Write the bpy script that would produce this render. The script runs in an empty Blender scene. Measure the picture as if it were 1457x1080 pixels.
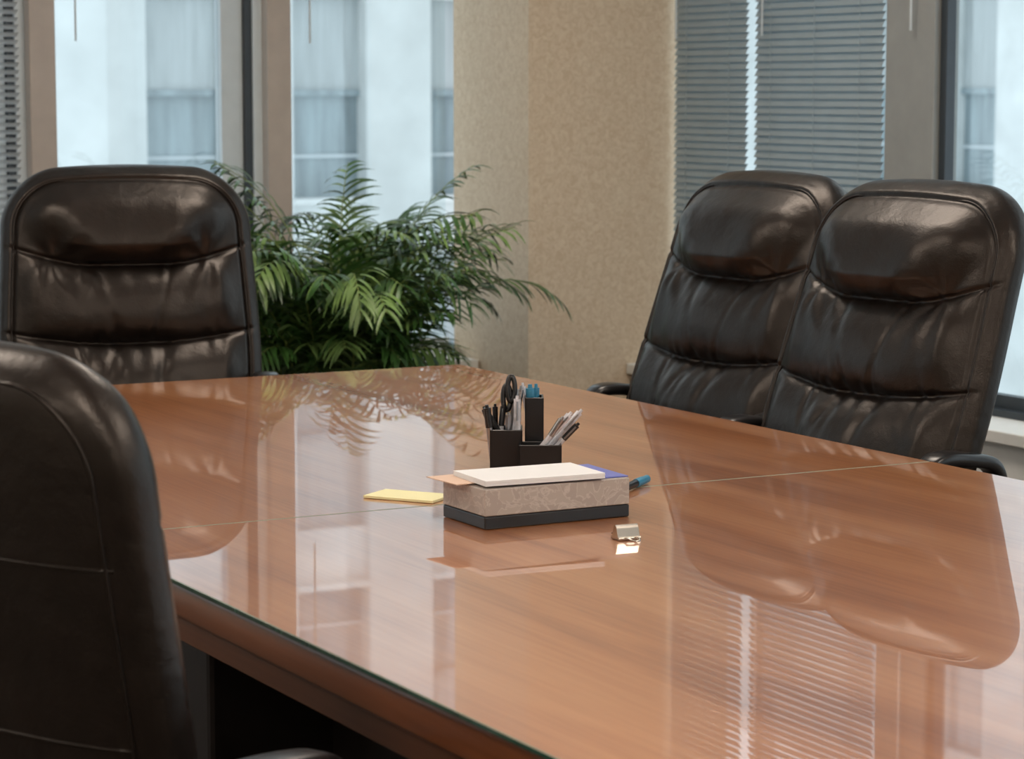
import bpy, bmesh, math, random
from mathutils import Vector, Matrix, noise
random.seed(7)
scene = bpy.context.scene
scene.view_settings.view_transform = 'Standard'
scene.view_settings.look = 'None'
scene.view_settings.exposure = 0.32

# ------------------------------------------------------------ materials
def new_mat(name):
    m = bpy.data.materials.new(name); m.use_nodes = True
    nt = m.node_tree
    return m, nt, nt.nodes['Principled BSDF']

def mat(name, col, rough=0.5, metal=0.0, coat=0.0, bump=0.0, bscale=200, var=0.0, vscale=20, spec=0.5, trans=0.0, emis=None, estr=0, vmap=None):
    m, nt, b = new_mat(name)
    b.inputs['Base Color'].default_value = (*col, 1)
    b.inputs['Roughness'].default_value = rough
    b.inputs['Metallic'].default_value = metal
    b.inputs['Coat Weight'].default_value = coat
    b.inputs['Specular IOR Level'].default_value = spec
    b.inputs['Transmission Weight'].default_value = trans
    if emis:
        b.inputs['Emission Color'].default_value = (*emis, 1)
        b.inputs['Emission Strength'].default_value = estr
    tc = nt.nodes.new('ShaderNodeTexCoord')
    if var > 0:
        n = nt.nodes.new('ShaderNodeTexNoise'); n.inputs['Scale'].default_value = vscale
        n.inputs['Detail'].default_value = 6
        if vmap:
            mp = nt.nodes.new('ShaderNodeMapping'); mp.inputs['Scale'].default_value = vmap
            nt.links.new(tc.outputs['Object'], mp.inputs['Vector']); nt.links.new(mp.outputs['Vector'], n.inputs['Vector'])
        else:
            nt.links.new(tc.outputs['Object'], n.inputs['Vector'])
        r = nt.nodes.new('ShaderNodeValToRGB')
        r.color_ramp.elements[0].position = 0.3; r.color_ramp.elements[1].position = 0.7
        r.color_ramp.elements[0].color = (*[c*(1-var) for c in col], 1)
        r.color_ramp.elements[1].color = (*[min(1, c*(1+var)) for c in col], 1)
        nt.links.new(n.outputs['Fac'], r.inputs['Fac'])
        nt.links.new(r.outputs['Color'], b.inputs['Base Color'])
    if bump > 0:
        n = nt.nodes.new('ShaderNodeTexNoise'); n.inputs['Scale'].default_value = bscale
        n.inputs['Detail'].default_value = 4
        nt.links.new(tc.outputs['Object'], n.inputs['Vector'])
        bp = nt.nodes.new('ShaderNodeBump'); bp.inputs['Strength'].default_value = bump
        bp.inputs['Distance'].default_value = 0.002
        nt.links.new(n.outputs['Fac'], bp.inputs['Height'])
        nt.links.new(bp.outputs['Normal'], b.inputs['Normal'])
    return m

def wood_mat(name, c0, c1, c2, coat=0.0, rough=0.35):
    m, nt, b = new_mat(name)
    tc = nt.nodes.new('ShaderNodeTexCoord')
    def nz(scale, vec, detail=5, dist=0.0):
        mp = nt.nodes.new('ShaderNodeMapping'); mp.inputs['Scale'].default_value = vec
        n = nt.nodes.new('ShaderNodeTexNoise'); n.inputs['Scale'].default_value = scale
        n.inputs['Detail'].default_value = detail; n.inputs['Distortion'].default_value = dist
        nt.links.new(tc.outputs['Object'], mp.inputs['Vector']); nt.links.new(mp.outputs['Vector'], n.inputs['Vector'])
        return n
    a = nz(1.0, (9, 0.9, 9), 3, 0.6)
    f = nz(1.0, (140, 4, 140), 6, 0.4)
    mx = nt.nodes.new('ShaderNodeMath'); mx.operation = 'MULTIPLY_ADD'
    nt.links.new(f.outputs['Fac'], mx.inputs[0]); mx.inputs[1].default_value = 0.45
    nt.links.new(a.outputs['Fac'], mx.inputs[2])
    r = nt.nodes.new('ShaderNodeValToRGB')
    e = r.color_ramp.elements
    e[0].position = 0.50; e[0].color = (*c0, 1); e[1].position = 0.98; e[1].color = (*c2, 1)
    k = e.new(0.72); k.color = (*c1, 1)
    nt.links.new(mx.outputs[0], r.inputs['Fac'])
    nt.links.new(r.outputs['Color'], b.inputs['Base Color'])
    b.inputs['Roughness'].default_value = rough
    b.inputs['Coat Weight'].default_value = coat
    b.inputs['Coat Roughness'].default_value = 0.005
    b.inputs['Coat IOR'].default_value = 1.95
    return m

def leather_mat():
    m, nt, b = new_mat('brown_leather')
    tc = nt.nodes.new('ShaderNodeTexCoord')
    v = nt.nodes.new('ShaderNodeTexVoronoi'); v.inputs['Scale'].default_value = 420
    n = nt.nodes.new('ShaderNodeTexNoise'); n.inputs['Scale'].default_value = 22; n.inputs['Detail'].default_value = 5
    nt.links.new(tc.outputs['Object'], v.inputs['Vector']); nt.links.new(tc.outputs['Object'], n.inputs['Vector'])
    r = nt.nodes.new('ShaderNodeValToRGB')
    r.color_ramp.elements[0].position = .3; r.color_ramp.elements[1].position = .75
    r.color_ramp.elements[0].color = (.0048, .0036, .0030, 1); r.color_ramp.elements[1].color = (.0090, .0064, .0052, 1)
    nt.links.new(n.outputs['Fac'], r.inputs['Fac']); nt.links.new(r.outputs['Color'], b.inputs['Base Color'])
    b1 = nt.nodes.new('ShaderNodeBump'); b1.inputs['Strength'].default_value = .25; b1.inputs['Distance'].default_value = .0006
    nt.links.new(v.outputs['Distance'], b1.inputs['Height'])
    b2 = nt.nodes.new('ShaderNodeBump'); b2.inputs['Strength'].default_value = .42; b2.inputs['Distance'].default_value = .006
    nt.links.new(n.outputs['Fac'], b2.inputs['Height']); nt.links.new(b1.outputs['Normal'], b2.inputs['Normal'])
    nt.links.new(b2.outputs['Normal'], b.inputs['Normal'])
    b.inputs['Roughness'].default_value = .35
    b.inputs['Specular IOR Level'].default_value = .42
    b.inputs['Specular Tint'].default_value = (1.0, .91, .84, 1)
    return m

M = {}
M['leather'] = leather_mat()
M['plastic'] = mat('black_plastic', (.012, .012, .013), .28, bump=.05, bscale=300)
M['chrome'] = mat('grey_metal', (.35, .35, .36), .3, metal=1)
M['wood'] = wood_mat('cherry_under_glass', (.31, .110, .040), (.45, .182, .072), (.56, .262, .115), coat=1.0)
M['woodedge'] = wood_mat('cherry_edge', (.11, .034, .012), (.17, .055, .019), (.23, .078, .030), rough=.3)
M['glassedge'] = mat('green_glass_edge', (.035, .085, .062), .1, var=.2, vscale=30, spec=.8)
M['seam'] = mat('glass_joint', (.30, .32, .25), .2, spec=.8)
M['dark'] = mat('dark_base', (.012, .008, .007), .5, var=.3)
M['paper'] = mat('white_paper', (.82, .83, .84), .7, bump=.03)
M['peach'] = mat('peach_paper', (.72, .52, .40), .7, bump=.03)
M['purple'] = mat('blue_card', (.14, .17, .52), .5, bump=.03)
M['yellow'] = mat('yellow_notes', (.84, .80, .46), .65, bump=.03)
M['blue'] = mat('blue_plastic', (.04, .22, .36), .3, bump=.02)
M['clear'] = mat('clear_pen', (.62, .63, .68), .12, var=.2, vscale=90, spec=.9)
M['brass'] = mat('nickel_clip', (.58, .54, .48), .22, metal=1)
M['wallwhite'] = mat('painted_wall', (.62, .57, .50), .7, bump=.05, var=.03)
M['ledge'] = mat('white_ledge', (.70, .70, .67), .45, var=.03)
M['tan'] = mat('tan_mullion', (.42, .37, .33), .5, var=.05)
M['greyframe'] = mat('grey_mullion', (.27, .28, .27), .45, var=.05)
M['lightframe'] = mat('pale_aluminium', (.55, .62, .66), .35, var=.04)
M['gasket'] = mat('dark_gasket', (.03, .04, .05), .4, var=.1)
M['slat'] = mat('blind_slat', (.28, .345, .38), .45, var=.04)
M['slatw'] = mat('blind_slat_white', (.75, .78, .80), .45, var=.04)
M['carpet'] = mat('carpet', (.07, .052, .042), .95, bump=.6, bscale=300, var=.25, vscale=120)
M['ceil'] = mat('ceiling_tile', (.75, .73, .70), .8, bump=.3, bscale=150, var=.03)
M['lamp'] = mat('ceiling_lamp_diffuser', (1, 1, 1), .6, emis=(1.0, .86, .73), estr=9.8)
M['stone'] = mat('pale_limestone', (.61, .645, .645), .8, var=.12, vscale=1.2)
M['spandrel'] = mat('spandrel', (.50, .56, .59), .7, var=.1, vscale=1.5)
M['fglass'] = mat('dim_office_glass', (.23, .29, .315), .4, var=.30, vscale=2.0, vmap=(3, 3, .3))
M['fshade'] = mat('roller_shade', (.38, .42, .43), .6, var=.14, vscale=3.0, vmap=(4, 4, .3))
M['pot'] = mat('planter_ceramic', (.10, .07, .05), .4, var=.2)
M['soil'] = mat('soil', (.03, .02, .015), .95, bump=.8, bscale=80)
M['stem'] = mat('palm_stem', (.18, .24, .06), .5, var=.2)
M['leaf'] = mat('palm_leaf', (.036, .092, .020), .34, var=.6, vscale=9)
M['leaf2'] = mat('palm_leaf_light', (.13, .22, .06), .4, var=.4, vscale=9)

def wallpaper():
    m, nt, b = new_mat('mottled_wallpaper')
    tc = nt.nodes.new('ShaderNodeTexCoord')
    n = nt.nodes.new('ShaderNodeTexNoise'); n.inputs['Scale'].default_value = 60; n.inputs['Detail'].default_value = 3; n.inputs['Distortion'].default_value = 1.2
    nt.links.new(tc.outputs['Object'], n.inputs['Vector'])
    r = nt.nodes.new('ShaderNodeValToRGB'); e = r.color_ramp.elements
    e[0].position = .34; e[0].color = (.54, .42, .29, 1); e[1].position = .66; e[1].color = (.65, .54, .40, 1)
    nt.links.new(n.outputs['Fac'], r.inputs['Fac']); nt.links.new(r.outputs['Color'], b.inputs['Base Color'])
    b.inputs['Roughness'].default_value = .6
    return m
M['wallpaper'] = wallpaper()

def marble_paper():
    m, nt, b = new_mat('taupe_marble_card')
    tc = nt.nodes.new('ShaderNodeTexCoord')
    n = nt.nodes.new('ShaderNodeTexNoise'); n.inputs['Scale'].default_value = 30; n.inputs['Detail'].default_value = 8; n.inputs['Distortion'].default_value = 2.5
    nt.links.new(tc.outputs['Object'], n.inputs['Vector'])
    r = nt.nodes.new('ShaderNodeValToRGB'); e = r.color_ramp.elements
    e[0].position = .47; e[0].color = (.38, .33, .295, 1); e[1].position = .56; e[1].color = (.41, .36, .32, 1)
    k = e.new(.515); k.color = (.50, .45, .41, 1)
    nt.links.new(n.outputs['Fac'], r.inputs['Fac']); nt.links.new(r.outputs['Color'], b.inputs['Base Color'])
    b.inputs['Roughness'].default_value = .4
    return m
M['marble'] = marble_paper()

def glass_pane():
    m = bpy.data.materials.new('window_glass'); m.use_nodes = True
    nt = m.node_tree; nt.nodes.clear()
    o = nt.nodes.new('ShaderNodeOutputMaterial'); mx = nt.nodes.new('ShaderNodeMixShader')
    t = nt.nodes.new('ShaderNodeBsdfTransparent'); t.inputs['Color'].default_value = (.93, .97, .98, 1)
    g = nt.nodes.new('ShaderNodeBsdfGlossy'); g.inputs['Roughness'].default_value = .02
    mx.inputs[0].default_value = .06
    nt.links.new(t.outputs[0], mx.inputs[1]); nt.links.new(g.outputs[0], mx.inputs[2]); nt.links.new(mx.outputs[0], o.inputs['Surface'])
    return m
M['pane'] = glass_pane()

# ------------------------------------------------------------ builder
class B:
    def __init__(s): s.v = []; s.f = []; s.m = []; s.sm = []; s.mats = []
    def mi(s, k):
        if k not in s.mats: s.mats.append(k)
        return s.mats.index(k)
    def add(s, vs, fs, k, smooth=False, T=None):
        o = len(s.v); i = s.mi(k)
        for p in vs:
            p = Vector(p)
            if T is not None: p = T @ p
            s.v.append(tuple(p))
        for f in fs:
            s.f.append([a+o for a in f]); s.m.append(i); s.sm.append(smooth)
    def box(s, a, b, k, T=None, bev=0, seg=2):
        x0, y0, z0 = a; x1, y1, z1 = b
        if bev > 0:
            bm = bmesh.new(); bmesh.ops.create_cube(bm, size=1)
            for v in bm.verts:
                v.co = Vector(((x0+x1)/2+v.co.x*(x1-x0), (y0+y1)/2+v.co.y*(y1-y0), (z0+z1)/2+v.co.z*(z1-z0)))
            bmesh.ops.bevel(bm, geom=bm.edges[:], offset=bev, segments=seg, profile=.5, affect='EDGES')
            bm.verts.index_update()
            s.add([v.co.copy() for v in bm.verts], [[v.index for v in f.verts] for f in bm.faces], k, seg > 2, T); bm.free(); return
        vs = [(x0,y0,z0),(x1,y0,z0),(x1,y1,z0),(x0,y1,z0),(x0,y0,z1),(x1,y0,z1),(x1,y1,z1),(x0,y1,z1)]
        fs = [(0,3,2,1),(4,5,6,7),(0,1,5,4),(1,2,6,5),(2,3,7,6),(3,0,4,7)]
        s.add(vs, fs, k, False, T)
    def cyl(s, p0, p1, r0, r1, k, n=20, caps=True, T=None):
        p0 = Vector(p0); p1 = Vector(p1); d = (p1-p0).normalized()
        a = d.orthogonal().normalized(); b = d.cross(a)
        vs = []
        for p, r in ((p0, r0), (p1, r1)):
            for i in range(n):
                t = 2*math.pi*i/n; vs.append(p+(a*math.cos(t)+b*math.sin(t))*r)
        fs = [(i, (i+1) % n, n+(i+1) % n, n+i) for i in range(n)]
        s.add(vs, fs, k, True, T)
        if caps:
            s.add(vs[:n], [list(range(n))[::-1]], k, False, T); s.add(vs[n:], [list(range(n))], k, False, T)
    def tube(s, pts, r, k, n=10, T=None, closed=False):
        pts = [Vector(p) for p in pts]; N = len(pts); vs = []; prev = None
        for i, p in enumerate(pts):
            if closed: d = pts[(i+1) % N]-pts[i-1]
            else: d = pts[min(i+1, N-1)]-pts[max(i-1, 0)]
            d.normalize()
            a = d.orthogonal().normalized() if prev is None else (prev-d*prev.dot(d)).normalized()
            prev = a; b = d.cross(a); rr = r[i] if isinstance(r, (list, tuple)) else r
            for j in range(n):
                t = 2*math.pi*j/n; vs.append(p+(a*math.cos(t)+b*math.sin(t))*rr)
        fs = []
        for i in range(N if closed else N-1):
            for j in range(n):
                i2 = (i+1) % N
                fs.append((i*n+j, i*n+(j+1) % n, i2*n+(j+1) % n, i2*n+j))
        if not closed:
            fs.append(tuple(range(n))[::-1]); fs.append(tuple((N-1)*n+j for j in range(n)))
        s.add(vs, fs, k, True, T)
    def ribbon(s, pts, ws, hs, k, T=None, n=16):
        N = len(pts); vs = []
        for i, p in enumerate(pts):
            p = Vector(p); d = Vector(pts[min(i+1, N-1)])-Vector(pts[max(i-1, 0)]); d.x = 0; d.normalize()
            nrm = Vector((0, -d.z, d.y))
            for j in range(n):
                t = 2*math.pi*j/n; c, q = math.cos(t), math.sin(t)
                e = .55
                cx = math.copysign(abs(c)**e, c); cy = math.copysign(abs(q)**e, q)
                vs.append(p+Vector((1,0,0))*cx*ws[i]+nrm*cy*hs[i])
        fs = []
        for i in range(N-1):
            for j in range(n): fs.append((i*n+j, i*n+(j+1) % n, (i+1)*n+(j+1) % n, (i+1)*n+j))
        fs.append(tuple(range(n))[::-1]); fs.append(tuple((N-1)*n+j for j in range(n)))
        s.add(vs, fs, k, True, T)
    def mesh(s, name):
        me = bpy.data.meshes.new(name); me.from_pydata(s.v, [], s.f)
        for k in s.mats: me.materials.append(M[k])
        me.polygons.foreach_set('material_index', s.m); me.polygons.foreach_set('use_smooth', s.sm)
        me.update(); return me
    def obj(s, name, loc=(0,0,0), rz=0, parent=None):
        o = bpy.data.objects.new(name, s.mesh(name)); scene.collection.objects.link(o)
        o.location = loc; o.rotation_euler = (0, 0, rz); o.parent = parent
        return o

def sstep(a, b, x):
    t = max(0, min(1, (x-a)/(b-a))); return t*t*(3-2*t)
def catmull(P, n=8):
    P = [Vector(p) for p in P]; out = []
    for i in range(len(P)-1):
        a = P[max(i-1, 0)]; b = P[i]; c = P[i+1]; d = P[min(i+2, len(P)-1)]
        for j in range(n):
            t = j/n
            out.append(.5*((2*b)+(c-a)*t+(2*a-5*b+4*c-d)*t*t+(3*b-a-3*c+d)*t**3))
    out.append(P[-1]); return out

# ------------------------------------------------------------ chair
ZT = 1.19; ZB = .45; RC = .125
def w0(z):
    if z < .78: return .262+.020*sstep(.45, .78, z)
    return .282-.014*sstep(.78, 1.12, z)
def edge_d(x, z):
    w = w0(z); px = abs(x)-(w-RC); pz = z-(ZT-RC)
    if px > 0 and pz > 0: return RC-math.hypot(px, pz)
    return min(w-abs(x), ZT-z)
rw = random.Random(3)
pleats = [(rw.uniform(-.12, .12), rw.uniform(-.06, .06), rw.uniform(.006, .014), rw.uniform(.003, .0060), rw.choice([0, 1, 2])) for _ in range(18)]
def crease_z(x): return .980+.75*max(0, abs(x)-.09)**1.6
def seam2(x): return .812+.35*x*x
def seam3(x): return .650+.2*x*x
def disp(x, z):
    d = edge_d(x, z)
    inner = sstep(.030, .090, d)
    out = 0
    c1, c2, c3 = crease_z(x), seam2(x), seam3(x)
    if z > c1:
        s = min(1, (z-c1)/(ZT-.01-c1))
        hw = .150+.075*sstep(0, .7, s)
        lat = sstep(hw+.050, hw-.110, abs(x))
        if s < 1:
            prof = min(1, (s/.22))**.5 if s < .22 else 1-.95*((s-.22)/.78)**1.6
            out += .046*prof*lat*sstep(.0, .06, d-.015)
        out += .010*inner*(1-abs(2*s-1)**3)
    else:
        if z > c2: s = (z-c2)/(c1-c2); idx = 0; amp = .031
        elif z > c3: s = (z-c3)/(c2-c3); idx = 1; amp = .031
        else: s = (z-ZB)/(c3-ZB); idx = 2; amp = .028
        s = max(0, min(1, s))
        out += amp*inner*(1-abs(2*s-1)**2.4)*(.75+.45*math.exp(-(x/.12)**2))
        for (px, sl, wd, am, k) in pleats:
            if k == idx:
                u = (x-px-sl*(s-.5))/wd
                if abs(u) < 3: out -= am*math.exp(-u*u)*(.25+.75*abs(2*s-1))*inner
    for c in (c1, c2, c3):
        q = abs(z-c)
        if q < .06:
            out -= .006*math.exp(-(q/.005)**2)*sstep(.0, .03, d)
            out += .0022*math.sin(x*110+9*noise.noise((x*14, c*9, 0)))*math.exp(-q/.022)*inner
    for sx in (-1, 1):
        ddx = x-sx*.165; ddz = z-(crease_z(.15)+.005); r = math.hypot(ddx*.8, ddz)
        if r < .25:
            ph = math.atan2(ddz, ddx*sx)
            out += .0042*math.sin(ph*6+3*noise.noise((x*9, z*9, 2)))*math.exp(-r/.060)*sstep(0, .05, r)*inner
    out -= .006*math.exp(-((d-.030)/.0045)**2)
    out += .004*math.exp(-((d-.020)/.006)**2)
    out += .006*noise.noise((x*9+3, z*9, 5))*inner
    return out

def chair_builder(lift=0.0, recl=0.0, armup=0.0):
    b = B()
    def yc(z):
        t = z-.5
        return .075+.40*t-.10*t*t+recl*t
    NZ = 230; NF = 170; NB = 36
    rows = []
    for i in range(NZ+1):
        t = i/NZ
        z = ZB+(ZT-ZB)*(t if t < .8 else .8+.2*math.sin((t-.8)/.2*math.pi/2))
        w = w0(z); pz = z-(ZT-RC)
        if pz > 0: w = w-RC+math.sqrt(max(0, RC*RC-pz*pz))
        th = .060
        q = (z-(ZT-.055))/.055
        if q > 0: th *= math.sqrt(max(0.0, 1-q*q))
        q = (ZB+.04-z)/.04
        if q > 0: th *= math.sqrt(max(0.0004, 1-q*q))
        th = max(th, .0006)
        row = []
        for j in range(NF+1):
            s = -1+2*j/NF; x = w*math.sin(math.pi/2*s); r = min(1, abs(x/w))
            f = (1-r**3.2)**(1/2.6)
            y = yc(z)-th*f - disp(x, z)*min(1, f*1.6)*min(1, th/.03)
            zz = z-.018*(x/.26)**2*sstep(.95, 1.19, z)
            y += -.072*x*x*sstep(.5, .8, z)
            row.append(Vector((x, y, zz)))
        for j in range(1, NB):
            s = 1-2*j/NB; x = w*math.sin(math.pi/2*s); r = min(1, abs(x/w))
            f = (1-r**3.0)**(1/2.4)
            y = yc(z)+th*f*.95 - .072*x*x*sstep(.5, .8, z)
            zz = z-.018*(x/.26)**2*sstep(.95, 1.19, z)
            row.append(Vector((x, y, zz)))
        rows.append(row)
    n = len(rows[0]); vs = [p for r in rows for p in r]; fs = []
    for i in range(NZ):
        for j in range(n): fs.append((i*n+j, i*n+(j+1) % n, (i+1)*n+(j+1) % n, (i+1)*n+j))
    fs.append(tuple(range(n))[::-1]); fs.append(tuple(NZ*n+j for j in range(n)))
    L = Matrix.Translation((0, 0, lift))
    b.add(vs, fs, 'leather', True, L)
    pts = []
    def surf(x, z, sgn=-1):
        w = w0(z); pz = z-(ZT-RC)
        if pz > 0: w = w-RC+math.sqrt(max(0, RC*RC-pz*pz))
        th = .060; q = (z-(ZT-.055))/.055
        if q > 0: th *= math.sqrt(max(0.0, 1-q*q))
        r = min(1, abs(x/w))
        if sgn < 0:
            f = (1-r**3.2)**(1/2.6); return yc(z)-th*f-disp(x, z)*min(1, f*1.6)*min(1, th/.03)-.072*x*x*sstep(.5, .8, z)
        f = (1-r**3.0)**(1/2.4); return yc(z)+th*f*.95-.072*x*x*sstep(.5, .8, z)
    for dd, sgn in ((.0275, -1), (.030, 1)):
        pts = []; out = []
        z = .5
        while z < ZT-RC: out.append((w0(z)-dd, z)); z += .012
        for a in range(0, 91, 5):
            aa = math.radians(a); R = RC-dd; wz = w0(ZT-RC+R*math.sin(aa))
            out.append((wz-RC+R*math.cos(aa), ZT-RC+R*math.sin(aa)))
        left = [(-x, z) for x, z in out[::-1]]
        for x, z in out+left:
            pts.append((x, surf(x, z, sgn)+sgn*.0005, z-.018*(x/.26)**2*sstep(.95, 1.19, z)))
        b.tube(pts, .0022, 'leather', 8, L)
    for zz in (.98, .80):
        pts = []
        for i in range(31):
            x = -.25+.5*i/30; pts.append((x, surf(x, zz, 1)+.0003, zz))
        b.tube(pts, .0018, 'leather', 8, L)
    bm = bmesh.new(); bmesh.ops.create_cube(bm, size=1)
    bmesh.ops.subdivide_edges(bm, edges=bm.edges[:], cuts=14, use_grid_fill=True)
    vs = []
    for v in bm.verts:
        x, y, z = v.co.x*2, v.co.y*2, v.co.z*2
        def rn(a, p, q): return a*(1-.5*abs(p)**4*.22-.5*abs(q)**4*.22)
        X = rn(x, y, z)*.262; Y = rn(y, x, z)*.25-.235; Z = rn(z, x, y)*.062+.435
        if z > 0: Z += .018*(1-x*x)*(1-y*y)
        if y < 0: Z -= .03*(y*y)*abs(y)
        vs.append((X, Y, Z))
    bm.verts.index_update()
    b.add(vs, [[v.index for v in f.verts] for f in bm.faces], 'leather', True, L); bm.free()
    b.box((-.20, -.42, .355), (.20, -.03, .385), 'plastic', L, .01, 3)
    b.ribbon(catmull([(0, -.10, .36), (0, .06, .36), (0, .15, .42), (0, .19, .55), (0, .225, .68)], 6), [.05]*25, [.010]*25, 'plastic', L)
    for sx in (-1, 1):
        X = sx*.284; u_ = armup
        fw = -.12 if armup > 0 else 0
        P = [(X-sx*.03, .20, .60), (X-sx*.01, .215, .66+u_), (X, .19, .712+u_), (X, .13, .728+u_), (X, .08+fw*.5, .732+u_), (X, .052+fw, .722+u_), (X, .040+fw, .69+u_), (X, .030+fw, .64+u_), (X, -.03+fw, .54), (X-sx*.015, -.12+fw*.5, .45), (X-sx*.06, -.18, .385), (X-sx*.12, -.22, .372)]
        C = catmull(P, 7); N = len(C)
        ws = []; hs = []
        for i in range(N):
            u = i/(N-1)
            ws.append(.018+.010*math.exp(-((u-.33)/.16)**2)); hs.append(.0125)
        b.ribbon(C, ws, hs, 'plastic', L)
    cy = -.2
    b.cyl((0, cy, .10), (0, cy, .26), .028, .028, 'plastic'); b.cyl((0, cy, .2), (0, cy, .36+lift), .018, .018, 'chrome')
    b.box((-.07, cy-.1, .325), (.07, cy+.1, .36), 'plastic', L, .01, 3)
    for i in range(5):
        a = math.radians(18+72*i); R = Matrix.Translation((0, cy, 0)) @ Matrix.Rotation(a, 4, 'Z')
        C = catmull([(0, .0, .125), (0, .12, .115), (0, .24, .09), (0, .29, .082)], 5)
        b.ribbon(C, [.03-.012*k/15 for k in range(16)], [.02-.008*k/15 for k in range(16)], 'plastic', R)
        for q in (-.022, .022):
            b.cyl((q-.008, .29, .028), (q+.008, .29, .028), .028, .028, 'plastic', 16, True, R)
        b.cyl((0, .29, .03), (0, .29, .085), .008, .008, 'chrome', 10, True, R)
        b.cyl((-.02, .29, .028), (.02, .29, .028), .006, .006, 'chrome', 8, True, R)
    return b

base_chair = chair_builder(0, 0).mesh('office_chair')
def place_chair(name, me, x, y, deg):
    o = bpy.data.objects.new(name, me); scene.collection.objects.link(o)
    o.location = (x, y, 0); o.rotation_euler = (0, 0, math.radians(deg)); return o
place_chair('office_chair', base_chair, 2.55, 3.605, -86)
place_chair('office_chair.001', base_chair, 2.595, 4.175, -88)
left_me = chair_builder(0, -.08).mesh('office_chair_upright')
place_chair('office_chair.002', left_me, 1.830, 4.98, -15)
low = chair_builder(-.085, -.19, .025).mesh('office_chair_low')
place_chair('office_chair.003', low, .870, 2.545, 112)

# ------------------------------------------------------------ table
X0, X1, YF = 1.10, 2.54, 4.88
t = B()
pan = [(3.223, YF), (1.56, 3.219), (-.10, 1.556)]
for (ya, yb) in pan:
    z0, z1 = .7445, .750
    vs = [(X0,ya,z0),(X1,ya,z0),(X1,yb,z0),(X0,yb,z0),(X0,ya,z1-.001),(X1,ya,z1-.001),(X1,yb,z1-.001),(X0,yb,z1-.001),
          (X0+.001,ya+.001,z1),(X1-.001,ya+.001,z1),(X1-.001,yb-.001,z1),(X0+.001,yb-.001,z1)]
    t.add(vs, [(8,9,10,11)], 'wood')
    t.add(vs, [(4,5,9,8),(5,6,10,9),(6,7,11,10),(7,4,8,11)], 'seam')
    t.add(vs, [(0,1,5,4),(1,2,6,5),(2,3,7,6),(3,0,4,7),(0,3,2,1)], 'glassedge')
    e = .004
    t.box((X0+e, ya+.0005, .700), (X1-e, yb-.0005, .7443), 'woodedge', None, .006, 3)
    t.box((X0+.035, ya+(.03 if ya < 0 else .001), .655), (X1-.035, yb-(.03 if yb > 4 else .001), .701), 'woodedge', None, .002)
t.box((1.55, 3.9, 0), (2.09, 4.35, .66), 'dark', None, .01); t.box((1.55, .5, 0), (2.09, .95, .66), 'dark', None, .01)
t.box((1.78, .9, .12), (1.86, 3.95, .6), 'dark')
t.obj('conference_table')

# ------------------------------------------------------------ desk items
def rot(x, y, z, a): return Matrix.Translation((x, y, z)) @ Matrix.Rotation(math.radians(a), 4, 'Z')
b = B()
b.box((1.600, 3.000, .7505), (1.832, 3.126, .768), 'plastic', None, .002)
b.box((1.600, 3.000, .7685), (1.832, 3.126, .806), 'marble', None, .0015)
b.obj('desk_box')
b = B()
b.box((-.085, -.062, 0), (.085, .062, .0014), 'purple', rot(1.752, 3.073, .8065, -3))
b.box((-.075, -.042, 0), (.075, .042, .0012), 'peach', rot(1.652, 3.090, .8080, 3))
for i in range(5):
    b.box((-.092, -.055, 0), (.092, .055, .0013), 'paper', rot(1.700+.001*random.random(), 3.055+.001*random.random(), .8093+.0015*i, -4+.8*i*random.random()))
b.obj('paper_stack')
b = B()
b.box((-.058, -.034, 0), (.058, .034, .004), 'yellow', rot(1.632, 3.300, .7505, -55), .0005)
b.obj('sticky_note_pad')

def pen(b, base, tip, body, cap, r=.0045):
    p = Vector(base); q = Vector(tip); d = q-p
    b.cyl(p, p+d*.62, r, r, body, 12); b.cyl(p+d*.62, p+d*.95, r*1.12, r*1.12, cap, 12); b.cyl(p+d*.95, q, r*.6, r*.5, cap, 12)
    n = Vector((-.5, -.85, 0)).normalized()
    b.box((-.0012, -.0012, 0), (.0012, .0012, d.length*.28), 'chrome' if body == 'clear' else cap, Matrix.Translation(p+d*.64+n*(r+.0022)) @ d.to_track_quat('Z', 'Y').to_matrix().to_4x4())
b = B()
T = rot(1.927, 3.485, .7505, -28.7)
def shell(x0, y0, x1, y1, z1, wz=.003):
    b.box((x0, y0, 0), (x1, y1, .004), 'plastic', T)
    b.box((x0, y0, 0), (x0+wz, y1, z1), 'plastic', T, .001); b.box((x1-wz, y0, 0), (x1, y1, z1), 'plastic', T, .001)
    b.box((x0, y0, 0), (x1, y0+wz, z1), 'plastic', T, .001); b.box((x0, y1-wz, 0), (x1, y1, z1), 'plastic', T, .001)
shell(-.052, -.02, .000, .045, .062)
shell(.004, -.005, .034, .045, .112)
shell(-.006, -.050, .062, -.004, .042)
shell(.036, -.004, .062, .045, .03)
def TP(x, y, z): return T @ Vector((x, y, z))
pen(b, TP(-.046, -.012, .006), TP(-.057, -.016, .102), 'chrome', 'plastic', .0055)
pen(b, TP(-.03, .0, .006), TP(-.062, .02, .095), 'plastic', 'plastic', .005)
pen(b, TP(-.040, .01, .006), TP(-.030, .02, .10), 'clear', 'plastic', .0045)
pen(b, TP(-.008, .0, .006), TP(-.008, .0, .115), 'clear', 'clear', .0055)
pen(b, TP(-.020, .0, .006), TP(-.002, .006, .13), 'clear', 'chrome', .0045)
pen(b, TP(-.042, .03, .006), TP(-.044, .03, .098), 'plastic', 'plastic', .004)
pen(b, TP(-.010, .012, .006), TP(-.058, .005, .088), 'plastic', 'plastic', .0050)
pen(b, TP(-.025, -.008, .006), TP(-.022, -.012, .09), 'plastic', 'chrome', .0045)
pen(b, TP(.016, .01, .006), TP(.012, .010, .132), 'blue', 'blue', .0065)
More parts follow.
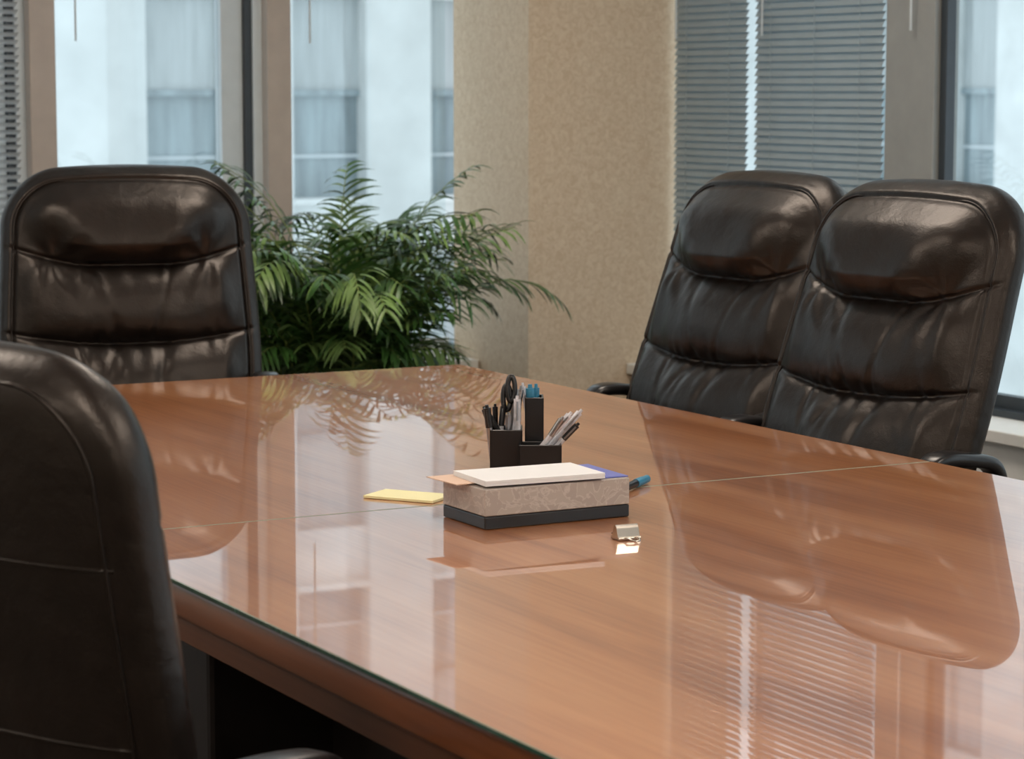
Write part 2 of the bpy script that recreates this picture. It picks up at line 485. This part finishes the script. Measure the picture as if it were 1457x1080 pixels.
pen(b, TP(.022, .03, .006), TP(.022, .034, .130), 'blue', 'blue', .005)
pen(b, TP(.022, .03, .006), TP(.000, .032, .132), 'chrome', 'clear', .004)
pen(b, TP(.005, -.03, .006), TP(.078, -.028, .092), 'clear', 'clear', .0050)
pen(b, TP(.015, -.02, .006), TP(.095, -.012, .094), 'clear', 'clear', .0050)
pen(b, TP(.012, -.036, .006), TP(.064, -.040, .086), 'clear', 'chrome', .0045)
pen(b, TP(.025, -.024, .006), TP(.090, -.024, .074), 'clear', 'plastic', .0045)
b.box((-.007, -.001, 0), (.007, .001, .10), 'chrome', T @ Matrix.Translation((-.012, .03, .006)))
for q, hh in ((-.006, .122), (-.013, .108)):
    pts = [TP(-.012+q+.006*math.cos(a), .03+.004*math.sin(a), hh+.020*math.sin(a)) for a in [k*math.pi/10 for k in range(20)]]
    b.tube(pts, .0042, 'plastic', 8, None, True)
b.obj('pen_organizer')
b = B(); pen(b, (1.93, 3.18, .7575), (2.00, 3.235, .7575), 'plastic', 'blue', .006); b.cyl((1.985, 3.223, .7575), (2.012, 3.244, .7575), .0062, .0062, 'blue'); b.obj('blue_marker')
b = B(); T = rot(1.735, 2.85, .7505, -4)
pr = [(-.010, .0008), (-.0045, .0155), (-.0030, .0185), (0, .0198), (.0030, .0185), (.0045, .0155), (.010, .0008)]
n_ = len(pr)
vs = [(-.0165, y, z) for y, z in pr]+[(.0165, y, z) for y, z in pr]
b.add(vs, [(i, (i+1) % n_, n_+(i+1) % n_, n_+i) for i in range(n_)]+[tuple(range(n_))[::-1], tuple(range(n_, 2*n_))], 'brass', False, T)
b.cyl((-.0165, -.0105, .0022), (.0165, -.0105, .0022), .0022, .0022, 'brass', 10, True, T)
b.cyl((-.0165, .0105, .0022), (.0165, .0105, .0022), .0022, .0022, 'brass', 10, True, T)
for s_ in (-1, 1):
    pts = [(-.007, s_*.0105, .0028), (-.008, s_*.019, .0045), (-.0055, s_*.030, .0028), (0, s_*.033, .0018), (.0055, s_*.030, .0028), (.008, s_*.019, .0045), (.007, s_*.0105, .0028)]
    b.tube(catmull(pts, 5), .0014, 'brass', 6, T)
b.obj('binder_clip')

# ------------------------------------------------------------ room shell
XL, XR, YB, YN, H = -3.2, 4.0, 6.75, -2.6, 2.75
SZ, HZ = .55, 2.5
b = B(); b.box((XL-.2, YN-.2, -.1), (XR+.25, YB+.25, 0), 'carpet'); b.obj('floor')
b = B(); b.box((XL-.2, YN-.2, H), (XR+.25, YB+.25, H+.1), 'ceil'); b.obj('ceiling')
b = B(); b.box((XL-.2, YN-.2, 0), (XL, YB+.2, H), 'wallwhite'); b.obj('wall_left')
b = B(); b.box((XL, YN-.2, 0), (XR+.2, YN, H), 'wallwhite'); b.obj('wall_front')
b = B(); b.box((XL, YB, 0), (XR+.2, YB+.2, SZ-.03), 'wallwhite'); b.box((XL, YB, HZ), (XR+.2, YB+.2, H), 'wallwhite'); b.obj('wall_back')
b = B(); b.box((XR, YN, 0), (XR+.2, YB, SZ-.03), 'wallwhite'); b.box((XR, YN, HZ), (XR+.2, YB, H), 'wallwhite'); b.obj('wall_right')
b = B(); b.box((XL, YB-.12, 0), (3.5, YB, SZ-.035), 'ledge'); b.box((XL, YB-.15, SZ-.03), (3.5, YB+.2, SZ), 'ledge', None, .003)
b.box((XL, YB-.123, SZ-.05), (3.5, YB-.12, SZ-.035), 'gasket')
b.obj('trim_1')
b = B(); b.box((XR-.14, YN, 0), (XR, 6.295, SZ-.035), 'ledge'); b.box((XR-.17, YN, SZ-.03), (XR+.2, 6.295, SZ), 'ledge', None, .003)
y = 6.2
while y > YN:
    b.box((XR-.143, y-.003, .02), (XR-.139, y+.003, SZ-.035), 'gasket'); y -= .6
b.box((XR+.0, YN, SZ), (XR+.03, 6.295, SZ+.018), 'gasket')
b.obj('trim_2')
b = B(); b.box((3.503, 6.30, 0), (4.2, 6.765, H), 'wallpaper'); b.obj('column')
b = B(); b.box((3.490, 6.288, 0), (3.85, 6.30, .09), 'ledge'); b.box((3.490, 6.288, 0), (3.503, 6.59, .09), 'ledge'); b.obj('baseboard_column')

k = 0; x = 2.882
while x > XL+.3:
    b = B()
    b.box((x, YB-.02, SZ), (x+.075, YB+.10, HZ), 'tan', None, .003)
    b.box((x-.028, YB+.02, SZ), (x, YB+.10, HZ), 'lightframe')
    b.box((x-.048, YB+.03, SZ), (x-.028, YB+.10, HZ), 'gasket')
    b.box((x-.115, YB+.05, SZ), (x-.048, YB+.10, HZ), 'lightframe', None, .003)
    b.box((x-.632, YB+.05, SZ), (x-.115, YB+.10, SZ+.05), 'lightframe'); b.box((x-.632, YB+.05, HZ-.05), (x-.115, YB+.10, HZ), 'lightframe')
    b.box((x-.632, YB+.07, SZ+.05), (x-.115, YB+.075, HZ-.05), 'pane')
    b.cyl((x+.13, YB-.03, 1.485), (x+.13, YB-.03, HZ), .003, .003, 'lightframe', 8)
    b.obj('window_%d' % (k+1)); k += 1; x -= .707
b = B()
b.box((2.957, YB+.05, SZ), (3.503, YB+.10, SZ+.05), 'lightframe'); b.box((2.957, YB+.05, HZ-.05), (3.503, YB+.10, HZ), 'lightframe')
b.box((2.957, YB+.07, SZ+.05), (3.503, YB+.075, HZ-.05), 'pane')
b.obj('window_%d' % (k+1)); k += 1
def rwin(ya, yb, k):
    b = B()
    b.box((XR+.03, ya, SZ+.018), (XR+.06, yb, SZ+.05), 'gasket'); b.box((XR+.03, ya, HZ-.05), (XR+.06, yb, HZ), 'greyframe')
    b.box((XR+.04, ya, SZ+.05), (XR+.043, yb, HZ-.05), 'pane')
    b.box((XR-.02, yb, SZ), (XR+.06, yb+.20, HZ), 'greyframe', None, .004)
    b.box((XR+.0, yb-.025, SZ), (XR+.03, yb, HZ), 'gasket', None, .002)
    b.box((XR+.04, ya, SZ), (XR+.08, ya+.04, HZ), 'lightframe', None, .002)
    b.cyl((XR-.04, yb+.07, 1.50), (XR-.04, yb+.07, HZ), .0035, .0035, 'lightframe', 8)
    b.obj('window_%d' % (k+1))
y = 5.065
while y-1.1 > YN:
    rwin(y-1.1, y, k); k += 1; y -= 1.3
b = B()
b.box((XR+.03, 5.265, SZ+.018), (XR+.06, 6.3, SZ+.05), 'gasket'); b.box((XR+.03, 5.265, HZ-.05), (XR+.06, 6.3, HZ), 'greyframe')
b.box((XR+.04, 5.265, SZ+.05), (XR+.043, 6.3, HZ-.05), 'pane')
b.box((XR+.03, 5.865, SZ), (XR+.08, 5.895, HZ), 'lightframe', None, .003)
b.obj('window_%d' % (k+1))

def blind(name, a, c, axis, pos, tilt, slope, mk='slat'):
    b = B(); z = SZ+.05
    wv = .0125
    L = c-a
    while z < HZ-.04:
        pr = []
        for q in (-1, -.33, .33, 1):
            off = wv*q*math.cos(tilt); zz = z+wv*q*math.sin(tilt)*slope+.0016*(1-q*q)
            pr.append((off, zz))
        vs = []
        for e in (a, c):
            for off, zz in pr:
                vs.append((e, pos+off, zz) if axis == 'x' else (pos+off, e, zz))
        b.add(vs, [(i, i+1, i+5, i+4) for i in range(3)], mk, True)
        z += .0205
    def bx(e0, e1, d0, d1, z0, z1, k):
        if axis == 'x': b.box((e0, pos+d0, z0), (e1, pos+d1, z1), k)
        else: b.box((pos+d0, e0, z0), (pos+d1, e1, z1), k)
    bx(a, c, -.018, .018, HZ-.04, HZ, mk); bx(a, c, -.012, .012, SZ+.015, SZ+.032, mk)
    for f in (.15, .5, .85) if L > .5 else (.2, .8):
        e = a+L*f
        bx(e-.0008, e+.0008, -.0135, -.0125, SZ+.03, HZ-.03, mk)
    if axis == 'x': b.cyl((a+.06, pos-.03, 1.55), (a+.06, pos-.03, HZ-.03), .004, .004, 'lightframe', 8)
    else: b.cyl((pos-.03, a+L*.88, 1.50), (pos-.03, a+L*.88, HZ-.03), .003, .003, 'lightframe', 8)
    b.obj(name)
blind('window_blind', 1.56, 2.150, 'x', YB+.0, math.radians(28), -1, 'slatw')
blind('window_blind.001', 5.285, 5.868, 'y', XR-.01, math.radians(60), 1)
blind('window_blind.002', 5.912, 6.285, 'y', XR-.01, math.radians(60), 1)

# ceiling lights
n = 0
for (lx, ly) in ((.3, 1.2), (.3, 4.2), (2.6, 1.4), (2.6, 4.6), (-1.8, 1.2), (-1.8, 4.2), (.3, -1.4), (2.6, -1.2)):
    b = B(); w, l = .3, .6
    for a, c in (((lx-w-.03, ly-l-.03), (lx-w, ly+l+.03)), ((lx+w, ly-l-.03), (lx+w+.03, ly+l+.03)), ((lx-w, ly-l-.03), (lx+w, ly-l)), ((lx-w, ly+l), (lx+w, ly+l+.03))):
        b.box((*a, H-.03), (*c, H), 'ledge')
    b.box((lx-w, ly-l, H-.022), (lx+w, ly+l, H-.002), 'lamp')
    b.obj('ceiling_light' if n == 0 else 'ceiling_light.%03d' % n); n += 1

# ------------------------------------------------------------ potted palm
def palm():
    b = B(); rr = random.Random(34)
    prof = [(.0, .0), (.12, .0), (.135, .02), (.165, .28), (.175, .30), (.172, .325), (.158, .325), (.155, .30)]
    N = 40; vs = []; fs = []
    for r, z in prof:
        for j in range(N): a = 2*math.pi*j/N; vs.append((r*math.cos(a), r*math.sin(a), z))
    for i in range(len(prof)-1):
        for j in range(N): fs.append((i*N+j, i*N+(j+1) % N, (i+1)*N+(j+1) % N, (i+1)*N+j))
    b.add(vs, fs, 'pot', True)
    b.cyl((0, 0, .2), (0, 0, .302), .157, .157, 'soil', N)
    NFR = 130
    for f in range(NFR):
        az = f*2.39996+rr.uniform(-.3, .3); u = (f+.5)/NFR
        el = math.radians(88-20*u**.8+rr.uniform(-4, 4)); Lf = rr.uniform(.76, .98)*(1.0-.08*u)
        if rr.random() < .38: Lf *= rr.uniform(.62, .8)
        p = Vector((.07*math.sqrt(u)*math.cos(az), .07*math.sqrt(u)*math.sin(az), .30))
        droop = math.radians(rr.uniform(50, 135)); S = 22; pts = [p.copy()]; dirs = []
        for i in range(S):
            q = (i+.5)/S; e = el-droop*max(0, q-.42)**1.35*2.1
            d = Vector((math.cos(e)*math.cos(az)*.90, math.cos(e)*math.sin(az)*.90, math.sin(e))).normalized(); dirs.append(d)
            p = p+d*Lf/S; pts.append(p.copy())
        dirs.append(dirs[-1])
        b.tube(pts[::2]+[pts[-1]], [.0036*(1-.75*i/12) for i in range(len(pts[::2])+1)], 'stem', 5)
        side = Vector((-math.sin(az), math.cos(az), 0))
        NL = 21; tw = rr.uniform(-.7, .7); lk = 'leaf2' if rr.random() < .22 else 'leaf'
        for i in range(NL):
            q = .38+.62*(i+.3)/NL; fi = q*S; i0 = min(S-1, int(fi)); P = pts[i0].lerp(pts[i0+1], fi-i0); D = dirs[i0]
            up = side.cross(D).normalized()
            if up.z < 0: up = -up
            ll = (.060+.088*math.sin(math.pi*min(1, (i+2)/(NL+2))**.8))*rr.uniform(.8, 1.2)
            for sd in (-1, 1):
                s2 = (side*math.cos(tw)+up*math.sin(tw))*sd
                d0 = (s2*rr.uniform(.5, .8)+D*rr.uniform(.6, .9)+up*.15).normalized()
                wn = d0.cross(up).normalized(); pp = P.copy(); strip = []; K = 5; wd = rr.uniform(.0040, .0066)
                for m in range(K+1):
                    h = m/K; ww = wd*max(.03, math.sin(math.pi*(.10+.9*h))**.7) if h < 1 else .0004
                    strip.append(pp-wn*ww); strip.append(pp+up*(-.25*ww)); strip.append(pp+wn*ww)
                    d0 = (d0+Vector((rr.uniform(-.05, .05), rr.uniform(-.05, .05), -.14-.16*rr.random()))).normalized(); pp = pp+d0*ll/K
                fs = []
                for m in range(K):
                    o = m*3; fs += [(o, o+1, o+4, o+3), (o+1, o+2, o+5, o+4)]
                b.add(strip, fs, lk if rr.random() < .88 else 'leaf2', True)
    return b.obj('potted_palm', (2.785, 6.06, 0), .4)
palm()

# ------------------------------------------------------------ building outside
def facade(name, mtx, s0, s1, off, pitch=2.0, ww=1.05, rows=range(-3, 3), zo=0.25, oh=2.15, fh=3.4, split=.5, skip=()):
    b = B(); D = .30
    zs = [zo+fh*r for r in rows]
    zl, zh = zs[0]-1.2, zs[-1]+fh
    n0 = math.ceil((s0-off)/pitch); n1 = math.floor((s1-off-ww)/pitch)
    edges = [off+pitch*n for n in range(n0, n1+1) if n not in skip]
    prev = s0
    for e in edges:
        b.box((prev, 0, zl), (e, .6, zh), 'stone', mtx); prev = e+ww
        b.box((e, .10, zl), (e+ww, .6, zs[0]), 'spandrel', mtx)
        for z in zs:
            b.box((e, .10, z+oh), (e+ww, .6, z+fh), 'stone', mtx)
            b.box((e, D, z), (e+ww, .6, z+oh*split), 'fglass', mtx)
            b.box((e, D-.05, z+oh*split), (e+ww, .6, z+oh), 'fshade', mtx)
            b.box((e, D-.1, z+oh*(split-.02)), (e+ww, D, z+oh*(split+.01)), 'fglass', mtx)
            b.box((e, D-.04, z+oh*.20), (e+ww, D, z+oh*.215), 'spandrel', mtx)
            b.box((e, -.05, z-.08), (e+ww, .2, z), 'stone', mtx)
    b.box((prev, 0, zl), (s1, .6, zh), 'stone', mtx)
    b.obj(name)
facade('office_building', Matrix.Translation((0, 30, 0)), -14, 17.6, 11.2, zo=-.05, oh=2.6, split=.53, skip=(-1, -4, -7))
facade('office_building.001', Matrix.Translation((30, 0, 0)) @ Matrix.Rotation(-math.pi/2, 4, 'Z'), -62, -4, -37.6, 3.0, 1.25, zo=-.45, oh=3.6, fh=4.8)

# ------------------------------------------------------------ world
w = bpy.data.worlds.new('sky'); scene.world = w; w.use_nodes = True
bg = w.node_tree.nodes['Background']; bg.inputs['Color'].default_value = (.88, .95, 1.0, 1); bg.inputs['Strength'].default_value = 1.25

# ------------------------------------------------------------ camera
cd = bpy.data.cameras.new('camera'); cam = bpy.data.objects.new('camera', cd); scene.collection.objects.link(cam)
cam.location = (0, 0, 1.35)
cam.rotation_euler = (math.radians(90-6.57), 0, math.radians(-28.7))
cd.sensor_fit = 'HORIZONTAL'; cd.sensor_width = 36; cd.lens = 88.3
cd.clip_start = .05; cd.clip_end = 300
cd.dof.use_dof = True; cd.dof.focus_distance = 3.85; cd.dof.aperture_fstop = 10
scene.camera = cam
